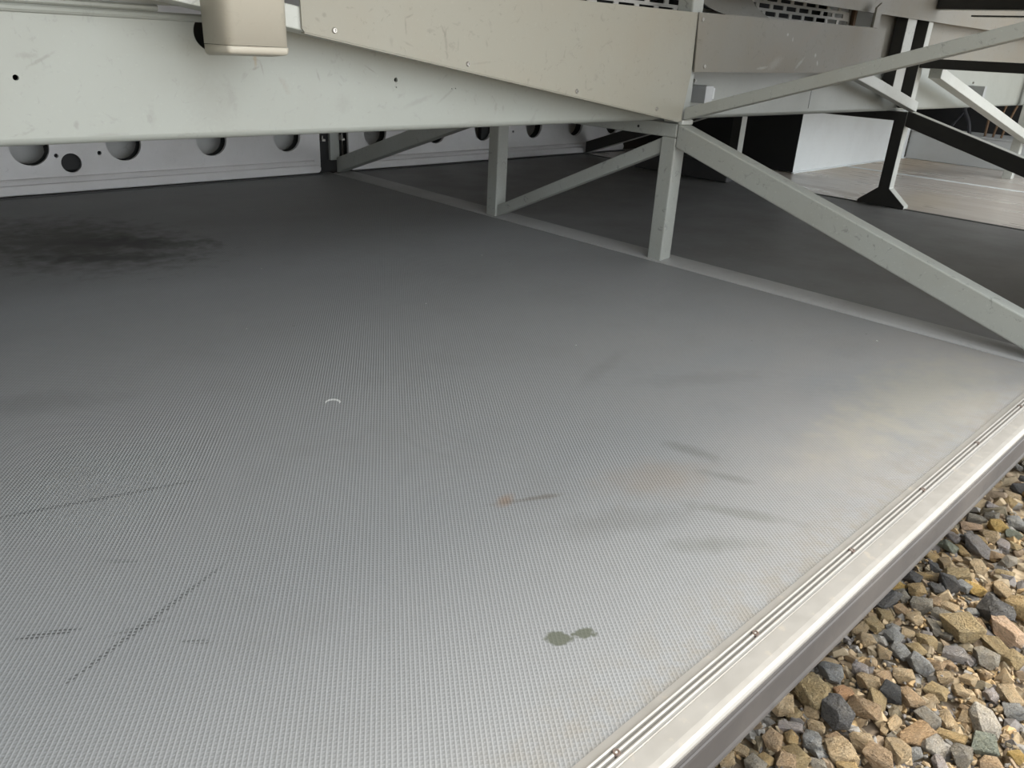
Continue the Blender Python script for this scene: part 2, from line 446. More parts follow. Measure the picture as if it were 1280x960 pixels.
def plate_holes(bm, outline, holes, axis_y, th, res=32):
    """plate in the XZ plane with openings; front at axis_y, thickness th towards +Y"""
    t = bmesh.new()
    def loop(pts):
        vs = [t.verts.new((a, axis_y, b)) for a, b in pts]
        return [t.edges.new((vs[i], vs[(i + 1) % len(vs)])) for i in range(len(vs))]
    es = loop(outline)
    for h in holes: es += loop(h)
    bmesh.ops.triangle_fill(t, use_beauty=True, use_dissolve=False, edges=es)
    r = bmesh.ops.extrude_face_region(t, geom=t.faces[:])
    vs = [e for e in r['geom'] if isinstance(e, bmesh.types.BMVert)]
    bmesh.ops.translate(t, vec=(0, th, 0), verts=vs)
    bmesh.ops.recalc_face_normals(t, faces=t.faces[:])
    me = bpy.data.meshes.new('tmp'); t.to_mesh(me); t.free()
    bm.from_mesh(me); bpy.data.meshes.remove(me)

def circ(cx, cz, r, n=32):
    return [(cx + r * math.cos(2 * PI * i / n), cz + r * math.sin(2 * PI * i / n)) for i in range(n)]

def rrect(x0, x1, z0, z1, r, n=5):
    out = []
    for (cx, cz, a0) in ((x1 - r, z1 - r, 0), (x0 + r, z1 - r, 90), (x0 + r, z0 + r, 180), (x1 - r, z0 + r, 270)):
        for i in range(n + 1):
            a = math.radians(a0 + 90 * i / n)
            out.append((cx + r * math.cos(a), cz + r * math.sin(a)))
    return out

def disc(bm, c, axis, r, h, n=20, dome=0.0):
    """short screw head: axis is the outward direction"""
    axis = Vector(axis).normalized()
    q = Vector((0, 0, 1)).rotation_difference(axis).to_matrix().to_4x4()
    q.translation = Vector(c)
    rings = [(r, 0), (r, h * 0.5), (r * 0.8, h), (r * 0.45, h), (r * 0.38, h * 0.45)]
    vs = []
    for (rr, hh) in rings:
        vs.append([bm.verts.new(q @ Vector((rr * math.cos(2 * PI * i / n), rr * math.sin(2 * PI * i / n), hh))) for i in range(n)])
    for k in range(len(vs) - 1):
        for i in range(n):
            bm.faces.new((vs[k][i], vs[k][(i + 1) % n], vs[k + 1][(i + 1) % n], vs[k + 1][i]))
    bm.faces.new(vs[-1]); bm.faces.new(vs[0][::-1])

def pipe(bm, pts, r, n=10):
    pts = [Vector(p) for p in pts]
    # resample with catmull-rom
    P = [pts[0]] + pts + [pts[-1]]
    path = []
    for i in range(1, len(P) - 2):
        for k in range(8):
            t = k / 8
            a, b_, c, d = P[i - 1], P[i], P[i + 1], P[i + 2]
            path.append(0.5 * ((2 * b_) + (c - a) * t + (2 * a - 5 * b_ + 4 * c - d) * t * t + (3 * b_ - a - 3 * c + d) * t ** 3))
    path.append(pts[-1])
    prev = None
    for i, p in enumerate(path):
        d = (path[min(i + 1, len(path) - 1)] - path[max(i - 1, 0)]).normalized()
        u = d.orthogonal().normalized() if prev is None else (prev[1] - d * prev[1].dot(d)).normalized()
        w = d.cross(u)
        ring = [bm.verts.new(p + u * r * math.cos(2 * PI * k / n) + w * r * math.sin(2 * PI * k / n)) for k in range(n)]
        if prev is not None:
            for k in range(n):
                bm.faces.new((prev[0][k], prev[0][(k + 1) % n], ring[(k + 1) % n], ring[k]))
        else:
            bm.faces.new(ring[::-1])
        prev = (ring, u)
    bm.faces.new(prev[0])

def struct(name, bm, m, smooth=False):
    return tag(link(name, bm, m, smooth=smooth), kind='structure')

B = bmesh.new

# ------------------------------------------------------------------ the setting: floors, walls, ceiling, ground
SILL_Y = 0.251
b_ = B(); box(b_, -0.80, 1.612, SILL_Y, 2.70, -0.05, 0.0); struct('floor', b_, MAT['floor'])
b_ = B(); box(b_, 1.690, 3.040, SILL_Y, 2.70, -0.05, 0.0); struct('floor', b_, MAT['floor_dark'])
b_ = B(); box(b_, 3.048, 4.03, SILL_Y, 2.70, -0.05, 0.0); struct('floor', b_, MAT['floor_tan'])
b_ = B(); box(b_, 4.046, 6.50, SILL_Y, 2.70, -0.05, 0.0); struct('floor', b_, MAT['floor_tan'])
b_ = B(); box(b_, -0.80, 6.5, SILL_Y + 0.02, 2.70, -0.14, -0.05); struct('trim', b_, MAT['darkgrey']).name = 'trim_1'
# welded seams between the floor sheets
b_ = B(); prism(b_, [(3.036, -0.01), (3.036, 0.001), (3.041, 0.003), (3.047, 0.003), (3.052, 0.001), (3.052, -0.01)], 'y', SILL_Y, 2.69)
struct('trim_2', b_, MAT['darkgrey'])
b_ = B(); prism(b_, [(4.028, -0.01), (4.028, 0.001), (4.034, 0.004), (4.042, 0.004), (4.048, 0.001), (4.048, -0.01)], 'y', SILL_Y, 1.76)
struct('trim_3', b_, MAT['white'])
# domed joint strip between the two floor mats (under the truss)
b_ = B()
prism(b_, [(1.606, -0.02), (1.606, 0.0015), (1.616, 0.004), (1.635, 0.006), (1.655, 0.0068), (1.675, 0.006), (1.690, 0.004), (1.700, 0.0015), (1.700, -0.02)], 'y', 0.262, 2.66)
struct('trim_4', b_, MAT['strip'])

b_ = B(); box(b_, -2.0, 6.6, 0.20, 2.83, 1.20, 1.30); struct('ceiling', b_, MAT['ceil'])
b_ = B(); box(b_, -0.86, -0.80, 0.26, 2.72, -0.05, 1.20); struct('wall_left', b_, MAT['panel2'])
b_ = B(); box(b_, 6.50, 6.56, 0.26, 2.72, -0.05, 1.20); struct('wall_right', b_, MAT['greywall'])
# outer skin of the coach on the camera's side: closed left of the bay, closed flap on the middle bay
b_ = B(); box(b_, -2.0, -0.75, 0.185, 0.225, -0.05, 1.20); box(b_, -2.0, 6.6, 0.185, 0.225, 1.20, 2.9); box(b_, 5.6, 6.6, 0.185, 0.225, -0.05, 1.20)
struct('wall_near', b_, MAT['body'])
b_ = B(); box(b_, 1.66, 2.98, 0.185, 0.225, -0.03, 1.19, 0.004); struct('door_1', b_, MAT['body'])
b_ = B(); box(b_, -0.86, 6.6, 2.80, 2.83, -0.10, 1.20); struct('wall_far', b_, MAT['black'])
# ground
b_ = B()
bmesh.ops.create_grid(b_, x_segments=60, y_segments=60, size=9)
for v in b_.verts:
    v.co.z = -0.338 - 0.0 * v.co.x
o = struct('ground', b_, MAT['ground'])

# ------------------------------------------------------------------ sill strip with screws and rubber edge
sill = empty('sill_strip', (0.75, 0.228, 0), 'long ribbed aluminium sill strip along the open edge of the grey floor', 'sill strip')
prof = [(0.2520, -0.006), (0.2520, 0.0022), (0.2445, 0.0026)]
def rib(y):
    return [(y + 0.0026, 0.0026), (y + 0.0018, 0.0046), (y + 0.0006, 0.0050), (y - 0.0008, 0.0046), (y - 0.0018, 0.0014), (y - 0.0028, 0.0010)]
for y in (0.2425, 0.2375, 0.2325): prof += rib(y)
prof += [(0.2285, 0.0030), (0.2140, 0.0030), (0.2090, 0.0026), (0.2060, 0.0015), (0.2045, -0.0005), (0.2042, -0.0032), (0.2120, -0.0032), (0.2120, -0.006)]
b_ = B(); sweep(b_, prof, -0.75, 4.9); link('strip', b_, MAT['sill'], sill)
# rubber lip: shallow C section with a bead at the bottom
rp = [(0.2120, -0.0034), (0.2035, -0.0034), (0.2028, -0.0055), (0.2032, -0.0078), (0.2018, -0.0088), (0.2014, -0.0115), (0.2005, -0.0380), (0.1990, -0.0410),
      (0.1985, -0.0440), (0.2000, -0.0472), (0.2030, -0.0485), (0.2060, -0.0470), (0.2080, -0.0410), (0.2120, -0.0390)]
b_ = B(); sweep(b_, rp, -0.75, 4.9); link('rubber_edge', b_, MAT['rubber'], sill, label='dark grey rubber edge below the aluminium')
for i in range(-2, 22):
    b_ = B(); x = 0.366 + 0.2 * i
    if x < -0.1 or x > 2.4: continue
    disc(b_, (x, 0.2375, 0.0028), (0, 0, 1), 0.0036, 0.0026, 14)
    link('screw', b_, MAT['rust'], sill)

# ------------------------------------------------------------------ truss frames of square tube
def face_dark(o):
    """second slot on the faces that look along -X (black on that side)"""
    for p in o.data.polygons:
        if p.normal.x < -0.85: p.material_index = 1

def truss(name, x0, label, mats, second):
    r = empty(name, (x0, 1.45, 0), label, 'frame')
    W = 0.042
    a0, a1 = (1.147, 1.189) if second else (1.125, 1.167)        # near post
    f0, f1 = (1.800, 1.842) if second else (1.747, 1.789)        # far post
    parts = []
    def part(n, pts, dx=(0.0, W), bev=0.003):
        b = B(); prism(b, pts, 'x', x0 + dx[0], x0 + dx[1], bev)
        o = link(n, b, mats, r); parts.append(o); return o
    for (y0, y1) in ((a0, a1), (f0, f1)):
        if second:
            m_ = (y0 + y1) / 2
            part('post', [(y0, 0.066), (m_ - 0.088, 0.012), (m_ - 0.088, 0.0), (m_ + 0.088, 0.0), (m_ + 0.088, 0.012), (y1, 0.066), (y1, 0.306), (y0, 0.306)])
        else:
            part('post', [(y0, 0.0), (y1, 0.0), (y1, 0.302), (y0, 0.302)])
    zc = 0.3345
    part('crossbar', [(a0, 0.302), (f1, 0.302), (f1, zc), (a0, zc)])
    # braces down to both sills
    part('brace', [(a0 - 0.001, 0.335), (a0 - 0.001, 0.281), (0.27, 0.010), (0.27, 0.065)] if not second else
         [(a0 - 0.001, 0.340), (a0 - 0.001, 0.286), (0.27, 0.036), (0.27, 0.092)])
    part('brace', [(f1 + 0.001, 0.338), (f1 + 0.001, 0.284), (2.645, 0.006), (2.645, 0.061)])
    if not second:
        part('brace', [(a1 + 0.001, 0.300), (a1 + 0.001, 0.263), (f0 - 0.001, -0.0 + 0.004), (f0 - 0.001, 0.036)], (0.006, 0.036), 0.002)
        part('upper_brace', [(1.112, 0.3445), (1.112, 0.371), (0.235, 0.632), (0.235, 0.6055)], (0.0, 0.030), 0.002)
        part('upper_post', [(a0, 0.336), (a1, 0.336), (a1, 1.20), (a0, 1.20)])
    else:
        part('upper_post', [(a0, 0.345), (a1, 0.345), (a1, 0.640), (a0, 0.640)])
        part('crossbar', [(0.235, 0.480), (a0 - 0.001, 0.480), (a0 - 0.001, 0.512), (0.235, 0.512)])
        part('crossbar', [(0.235, 0.664), (1.136, 0.664), (1.136, 0.700), (0.235, 0.700)])
        part('flange', [(0.235, 0.645), (1.03, 0.645), (1.03, 0.650), (0.235, 0.650)], (0.03, 0.07), 0.001)
    return r, parts

t1, p1 = truss('truss_frame', 1.613, 'grey-green square tube truss standing on the pale floor joint strip', [MAT['tube']], False)
# weld blob plate on the joint of the first truss and bolt hole marks
b_ = B(); box(b_, 1.6115, 1.656, 1.112, 1.1245, 0.333, 0.3440, 0.002); link('weld_plate', b_, MAT['tube2'], t1)
b_ = B(); disc(b_, (1.6128, 1.24, 0.318), (-1, 0, 0), 0.0035, 0.0006, 14); link('bolt', b_, MAT['black'], t1, label='small dark hole plug in the crossbar')
t2, p2 = truss('truss_frame', 3.033, 'black-sided square tube truss with a flared foot on the floor seam', [MAT['tube2'], MAT['blacktube']], True)
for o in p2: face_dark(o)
b_ = B(); disc(b_, (3.0328, 1.26, 0.318), (-1, 0, 0), 0.0035, 0.0006, 14); link('bolt', b_, MAT['black'], t2)

# third post, far right
t3 = empty('support_post', (4.35, 1.145, 0), 'pale square post standing beyond the black-sided truss at the right edge', 'post')
b_ = B(); box(b_, 4.455, 4.497, 1.125, 1.167, 0.0, 0.62, 0.003); link('post', b_, MAT['tube2'], t3)

# hanger post in front of the rail left of the second truss
o = B(); box(o, 2.860, 2.935, 1.149, 1.190, 0.385, 0.640, 0.003)
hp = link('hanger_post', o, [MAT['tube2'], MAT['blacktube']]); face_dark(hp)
tag(hp, 'short black-sided hanger tube just left of the black-sided truss, in front of the beam', 'post')

# ------------------------------------------------------------------ chassis rail (long pale channel beam)
RY = 1.192
rail = empty('chassis_rail', (2.0, RY, 0.335), 'long pale green-grey channel beam running the length of the hold', 'beam')
# the web with its holes, lower lip rounded towards the back
holes = [circ(0.269, 0.419, 0.0036, 16), circ(0.852, 0.421, 0.0038, 16), circ(0.526, 0.4815, 0.0235, 32),
         circ(0.853, 0.409, 0.0012, 8), circ(0.978, 0.4065, 0.0011, 8), circ(0.987, 0.407, 0.0011, 8)]
b_ = B(); plate_holes(b_, [(-0.80, 0.345), (4.60, 0.345), (4.60, 0.505), (-0.80, 0.505)], holes, RY, 0.006)
web = link('web', b_, MAT['web'], rail)
lp = []
for i in range(9):
    a = math.radians(180 + 90 * i / 8); lp.append((RY + 0.012 + 0.012 * math.cos(a), 0.347 + 0.012 * math.sin(a)))
lp += [(RY + 0.09, 0.335), (RY + 0.09, 0.341), (RY + 0.014, 0.341), (RY + 0.006, 0.3475)]
b_ = B(); sweep(b_, lp, -0.80, 4.60); link('lower_flange', b_, MAT['rail'], rail)
b_ = B()
up_ = [(RY + 0.09, 0.505), (RY, 0.505), (RY - 0.004, 0.502), (RY - 0.0055, 0.4985), (RY - 0.003, 0.4955), (RY, 0.4945), (RY, 0.498), (RY + 0.006, 0.499), (RY + 0.09, 0.499)]
sweep(b_, up_, -0.80, 0.62)
up2 = [(RY + 0.02, 0.5135), (RY - 0.001, 0.5135), (RY - 0.005, 0.511), (RY - 0.0055, 0.5075), (RY - 0.002, 0.5052), (RY + 0.02, 0.5052)]
sweep(b_, up2, -0.80, 0.455)
link('upper_flange', b_, MAT['rail'], rail)
# inner liner behind the round hole stays dark
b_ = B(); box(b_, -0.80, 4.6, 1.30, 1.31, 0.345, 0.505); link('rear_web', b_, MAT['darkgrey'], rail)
b_ = B(); box(b_, 2.374, 2.376, RY - 0.0006, RY + 0.002, 0.352, 0.445); link('seam', b_, MAT['darkgrey'], rail, label='hairline vertical seam in the beam')

# upper sheets above the rail
b_ = B(); box(b_, -0.80, 0.60, RY + 0.004, RY + 0.008, 0.5135, 1.20); struct('wall_upper', b_, MAT['rail'])
hd = B(); box(hd, 1.70, 4.6, 1.137, 1.1405, 0.6265, 1.20); box(hd, 2.70, 4.6, 1.194, 1.1975, 0.507, 0.70); box(hd, 2.70, 4.6, 1.1405, 1.194, 0.690, 0.694)
tag(link('header_sheet', hd, MAT['panel2']), 'dull beige header sheet above the vent grille and behind the black-sided posts', 'sheet')

# ------------------------------------------------------------------ long slanting brace behind the first panel
def zsl(x): return 0.4923 - 0.1512 * (x - 0.608)
b_ = B(); prism(b_, [(-0.8, zsl(-0.8)), (1.60, zsl(1.60) + 0.004), (1.60, zsl(1.60) + 0.034), (-0.8, zsl(-0.8) + 0.034)], 'y', 1.1165, RY - 0.0065, 0.002)
tag(link('slanted_brace', b_, MAT['tube2']), 'slanted pale tube brace running behind the screwed beige panel and cream cover', 'brace')
# parallel braces further along the rail
b_ = B(); prism(b_, [(2.42, 0.458), (2.42, 0.492), (3.03, 0.371), (3.03, 0.337)], 'y', 1.1165, 1.1465, 0.002)
tag(link('slanted_brace', b_, MAT['tube2']), 'slanted pale tube brace ending at the top of the black-sided post', 'brace')
b_ = B(); prism(b_, [(3.0755, 0.4505), (3.0755, 0.487), (4.60, 0.179), (4.60, 0.142)], 'y', 1.080, 1.1235, 0.002)
tag(link('slanted_brace', b_, MAT['tube2']), 'slanted pale tube brace descending right to the pale post at the right edge', 'brace')

# ------------------------------------------------------------------ screwed beige panels
def screws(parent, pts, y):
    for (x, z) in pts:
        b = B(); disc(b, (x, y, z), (0, -1, 0), 0.0042, 0.0022, 18)
        link('screw', b, MAT['steel'], parent)
PY = 1.112
pn = empty('cover_panel', (1.1, PY, 0.45), 'large beige sheet panel with a slanting lower edge and a row of screws', 'panel')
b_ = B()
prism(b_, [(0.628, 0.62), (0.630, 0.494), (0.634, 0.4895), (1.606, 0.3415), (1.6065, 0.36), (1.622, 0.450), (1.6165, 0.5725), (1.2234, 0.571)], 'y', PY, PY + 0.003)
sheet = link('sheet', b_, MAT['sheet'], pn)
b_ = B(); prism(b_, [(0.634, 0.4893), (0.634, 0.4875), (1.600, 0.3398), (1.600, 0.3420)], 'y', PY + 0.001, PY + 0.010); link('lower_lip', b_, MAT['panel'], pn)
screws(pn, [(0.6836, 0.4939), (0.9476, 0.4526), (1.2345, 0.4081), (1.5061, 0.3709)], PY)
pn2 = empty('cover_panel', (2.1, PY, 0.51), 'narrower dull beige sheet panel with two screws right of the seam', 'panel')
b_ = B(); prism(b_, [(1.6335, 0.4494), (2.62, 0.4586), (2.62, 0.5862), (1.622, 0.5735)], 'y', PY, PY + 0.003); link('sheet', b_, MAT['sheet2'], pn2)
b_ = B(); prism(b_, [(1.66, 0.4497), (2.40, 0.4565), (2.40, 0.4595), (1.66, 0.4527)], 'y', PY + 0.003, RY - 0.002); link('lower_lip', b_, MAT['panel2'], pn2)
screws(pn2, [(1.6306 + 0.008, 0.5598), (1.671, 0.4621)], PY)
b_ = B(); prism(b_, [(2.52, 0.5845), (2.552, 0.5845), (2.566, 0.6500), (2.548, 0.6530), (2.520, 0.6380)], 'y', PY - 0.002, PY + 0.004, 0.001)
tab = link('corner_tab', b_, MAT['panel2']); tag(tab, 'small upright beige tab at the right end of the vent grille', 'bracket')

# ------------------------------------------------------------------ vent grille above the panels
vg = empty('vent_grille', (2.1, 1.25, 0.58), 'perforated grille with rows of small slots above the beige panels', 'vent')
hl = []
PX, PZ = 0.0745, 0.0185
for r in range(6):
    z = 0.575 + PZ * r
    for k in range(17):
        x = 1.43 + PX * k + (PX / 2 if r % 2 else 0)
        if x + 0.058 < 2.655: hl.append(rrect(x, x + 0.058, z, z + 0.0115, 0.002, 2))
b_ = B(); plate_holes(b_, [(1.40, 0.55), (2.68, 0.55), (2.68, 0.70), (1.40, 0.70)], hl, 1.25, 0.003)
link('slotted_plate', b_, MAT['grille'], vg)
b_ = B(); box(b_, 2.655, 2.672, 1.236, 1.249, 0.56, 0.68, 0.002); link('end_strip', b_, MAT['copper'], vg, label='rusty brown end strip')
b_ = B(); box(b_, 1.40, 2.68, 1.34, 1.345, 0.50, 0.72); link('backing', b_, MAT['black'], vg)
# bent sheet flap in front of the grille
b_ = B()
pf = [(1.752, 0.66), (1.752, 0.606), (1.80, 0.592), (1.86, 0.583), (1.93, 0.5785), (2.10, 0.5805), (2.02, 0.605), (1.95, 0.640), (1.93, 0.66)]
prism(b_, pf, 'y', 1.205, 1.209, 0)
prism(b_, [(1.752, 0.655), (1.757, 0.655), (1.757, 0.607), (1.752, 0.607)], 'y', 1.209, 1.245)
tag(link('sheet_flap', b_, MAT['panel2']), 'curved grey sheet flap hanging in front of the vent grille', 'sheet')

# ------------------------------------------------------------------ cream plastic cover hanging on the beam
cv = empty('plastic_cover', (0.54, 1.10, 0.46), 'cream plastic cover box with rounded corners hanging over a round hole', 'cover box')
def rounded_block(x0, x1, y0, y1, z0, z1, taper, r, keep, seg=5):
    t = bmesh.new()
    dx = taper; lift = 0.004 if keep == 'top' else 0.0
    pts = [(x0, y1, z0), (x1, y1, z0), (x1, y1, z1), (x0, y1, z1),
           (x0 + dx, y0, z0 + lift), (x1 - dx, y0, z0 + lift), (x1 - dx, y0, z1), (x0 + dx, y0, z1)]
    v = [t.verts.new(p) for p in pts]
    for f in ((0, 1, 2, 3), (7, 6, 5, 4), (0, 4, 5, 1), (1, 5, 6, 2), (2, 6, 7, 3), (3, 7, 4, 0)): t.faces.new([v[i] for i in f])
    bmesh.ops.recalc_face_normals(t, faces=t.faces[:])
    flat = {'bottom': lambda q: q.co.z < z0 + dx, 'top': lambda q: abs(q.co.z - z1) < 1e-6}[keep]
    es = [e for e in t.edges if not all(abs(q.co.y - y1) < 1e-6 for q in e.verts) and not all(flat(q) for q in e.verts)]
    bmesh.ops.bevel(t, geom=es, offset=r, segments=seg, affect='EDGES', profile=0.5)
    return t
link('shell', rounded_block(0.4835, 0.5860, 1.058, 1.1160, 0.4690, 0.66, 0.007, 0.012, 'bottom'), MAT['cream'], cv, smooth=True)
link('end_cap', rounded_block(0.4838, 0.5857, 1.0585, 1.1160, 0.4545, 0.4683, 0.007, 0.006, 'top'), MAT['cream'], cv, smooth=True)

# ------------------------------------------------------------------ bracket stubs on the beam
def stub(x, z, label, w=0.060, h=0.046):
    r = empty('bracket_stub', (x, RY, z), label, 'bracket', 'bracket stubs on the beam')
    b = B(); box(b, x, x + 0.005, 1.128, RY, z - h / 2, z + h / 2, 0.001); box(b, x + 0.005, x + w * 0.55, 1.134, RY, z + h / 2 - 0.005, z + h / 2); box(b, x + 0.005, x + w * 0.55, 1.134, 1.139, z - h / 2, z + h / 2 - 0.005)
    link('box', b, MAT['zinc'], r)
    b = B(); box(b, x + w * 0.62, x + w, 1.150, RY, z - h * 0.30, z + h * 0.36, 0.002); link('switch', b, MAT['white'], r)
    b = B(); disc(b, (x + w * 0.5, RY, z + h * 0.72), (0, -1, 0), 0.004, 0.006, 12); link('bolt', b, MAT['steel'], r)
stub(1.715, 0.398, 'grey bracket stub on the beam just right of the first truss', 0.075, 0.040)
stub(3.72, 0.400, 'grey bracket stub on the bright end of the beam at the far right', 0.085, 0.046)
for x, z in ((3.52, 0.452), (4.12, 0.438)):
    pass

# ------------------------------------------------------------------ far luggage doors, closed, seen from inside
def far_door(x0, x1, xs, label, extra=()):
    r = empty('luggage_door', ((x0 + x1) / 2, 2.66, 0), label, 'door', 'closed doors on the far side')
    hs = [circ(x, 0.141, 0.052, 36) for x in xs] + [circ(x, z, q, 24) for x, z, q in extra]
    b = B(); plate_holes(b, rrect(x0, x1, 0.006, 0.90, 0.03, 8), hs, 2.664, 0.012); link('inner_skin', b, MAT['door'], r)
    b = B(); plate_holes(b, rrect(x0 + 0.005, x1 - 0.005, 0.010, 0.88, 0.03, 6), hs[:len(xs)], 2.706, 0.003); link('shade_plate', b, MAT['black'], r)  # added black plate; its hole rims stand in for the shade crescents
    # pressed step and lower lip
    q = [(2.664, 0.0535), (2.659, 0.0515), (2.657, 0.047), (2.6575, 0.0405), (2.664, 0.0400)]
    b = B(); sweep(b, q, x0 + 0.01, x1 - 0.028); link('pressed_step', b, MAT['door'], r)
    b = B(); prism(b, rrect(x0 + 0.002, x1 - 0.002, 0.0065, 0.0365, 0.0145, 8), 'y', 2.6555, 2.664, 0.004, 3); link('lower_lip', b, MAT['door'], r)
    for (x, z, q_) in extra:
        if q_ > 0.015:
            b = B(); box(b, x - 0.06, x + 0.09, 2.680, 2.704, z - 0.025, z + 0.05, 0.004); link('hole_shade_block', b, MAT['black'], r)  # black block added behind the opening to darken it inside
    b = B(); sweep(b, [(2.648, 0.0005), (2.700, 0.0005), (2.700, 0.005), (2.648, 0.0045)], x0, x1); link('rubber_seal', b, MAT['darkgrey'], r)
    b = B(); box(b, x0 + 0.01, x1 - 0.01, 2.780, 2.790, 0.01, 0.90); link('outer_skin', b, MAT['outer'], r)
    return r
far_door(-0.78, 1.556, [-0.47, -0.205, 0.063, 0.332, 0.601, 0.864, 1.146, 1.425], 'far grey door skin with round holes, left of the black gap',
         [(0.7062, 0.091, 0.0285), (0.668, 0.1145, 0.006), (0.789, 0.1165, 0.006)])
far_door(1.680, 3.352, [1.803, 2.106, 2.369, 2.682, 2.969, 3.25], 'far grey door skin with round holes, right of the black gap',
         [(2.43, 0.100, 0.024), (2.55, 0.122, 0.005)])
# column in the gap between them
pl = empty('door_pillar', (1.62, 2.70, 0), 'dark pillar with a grey face in the gap between the far doors', 'pillar')
b_ = B(); box(b_, 1.566, 1.672, 2.70, 2.75, 0.0, 0.94); link('channel', b_, MAT['black'], pl)
b_ = B(); box(b_, 1.612, 1.652, 2.683, 2.70, 0.045, 0.60, 0.003); link('face_strip', b_, MAT['tube'], pl)
for x in (1.578, 1.662):
    b_ = B(); box(b_, x - 0.008, x + 0.006, 2.668, 2.70, 0.118, 0.126, 0.001); box(b_, x - 0.008, x - 0.005, 2.668, 2.70, 0.126, 0.138, 0.001); link('latch', b_, MAT['steel'], pl)

# ------------------------------------------------------------------ box and walls of the far bay
eb = empty('equipment_box', (4.1, 2.2, 0), 'large box with a white long side and an end coloured black as shade behind the second truss', 'box')
b_ = B(); box(b_, 3.50, 4.79, 1.772, 2.62, 0.004, 0.80, 0.003)
o = link('casing', b_, [MAT['white'], MAT['black']], eb); face_dark(o)  # shade on the unlit -X end is put into its colour
b_ = B(); prism(b_, [(3.492, 0.0), (4.79, 0.0), (4.79, 0.006), (3.492, 0.006)], 'y', 1.762, 1.775, 0.002); link('base_trim', b_, MAT['white'], eb)
lw = empty('step_wall', (4.83, 1.3, 0), 'low grey step wall closing the far bay below the cables', 'wall panel')
b_ = B(); box(b_, 4.80, 4.86, 0.30, 1.772, 0.0, 0.148, 0.004); link('face', b_, MAT['greywall'], lw)
b_ = B(); box(b_, 4.792, 5.30, 0.30, 1.772, 0.1485, 0.153, 0.001); link('ledge', b_, MAT['greywall'], lw)
db = B(); box(db, 2.925, 3.015, 1.765, 2.25, 0.0, 0.078, 0.006)
tag(link('kick_box', db, MAT['darkgrey']), 'low dark box on the shaded floor just behind the near post of the pale truss', 'box')
# pipes and fittings in the dark recess over the step wall
cab = [((4.92, 1.62), 0.0075, 'hose', 'black hose looping up out of the recess, leftmost of the hoses', [(0, 0, .155), (0, -.02, .20), (0.02, -.05, .27), (0.03, -.09, .40)]),
       ((4.90, 1.50), 0.010, 'hose', 'thick black hose rising in the middle of the recess above the step wall', [(0, 0, .155), (0, .02, .22), (0.0, .06, .29), (0.02, .10, .42)]),
       ((4.88, 1.415), 0.0065, 'copper', 'brown corrugated pipe standing left of two thin pipes', [(0, 0, .155), (0, .002, .20), (0, .004, .27), (0.01, .01, .34)]),
       ((4.88, 1.375), 0.006, 'copper', 'middle thin brown pipe in the recess above the step wall', [(0, 0, .155), (0, -.004, .20), (0, -.012, .25), (0.01, -.02, .32)]),
       ((4.88, 1.335), 0.006, 'copper', 'rightmost thin brown pipe in the recess above the step wall', [(0, 0, .155), (0, -.006, .20), (0, -.016, .25), (0.01, -.03, .32)])]
for (x, y), r, m, lab, pts in cab:
    b_ = B(); pipe(b_, [(x + p[0], y + p[1], p[2]) for p in pts], r)
    tag(link('hose' if m == 'hose' else 'pipe', b_, MAT[m], smooth=True), lab, 'hose' if m == 'hose' else 'pipe')
b_ = B(); box(b_, 5.15, 5.19, 0.30, 2.6, 0.15, 0.95); struct('wall_recess', b_, MAT['black'])

# ------------------------------------------------------------------ gravel
COLS = {'olive': (0.33, 0.255, 0.145), 'tan': (0.43, 0.33, 0.21), 'brown': (0.36, 0.26, 0.165), 'pink': (0.44, 0.315, 0.22),
        'ochre': (0.40, 0.29, 0.15), 'yellow': (0.46, 0.315, 0.115), 'orange': (0.42, 0.285, 0.165), 'rust': (0.42, 0.25, 0.14),
        'grey': (0.28, 0.255, 0.215), 'palegrey': (0.40, 0.365, 0.315), 'greyblue': (0.27, 0.27, 0.265), 'greyviolet': (0.27, 0.25, 0.24),
        'lilac': (0.35, 0.315, 0.305), 'slate': (0.125, 0.122, 0.12), 'black': (0.06, 0.06, 0.06), 'greygreen': (0.22, 0.235, 0.19)}
WORD = {'olive': 'olive-brown', 'tan': 'tan', 'brown': 'brown', 'ochre': 'ochre', 'yellow': 'yellowish', 'grey': 'grey', 'greyblue': 'blue-grey',
        'lilac': 'lilac-grey', 'slate': 'dark slate', 'pink': 'pinkish', 'palegrey': 'pale grey', 'greygreen': 'grey-green', 'rust': 'rusty'}
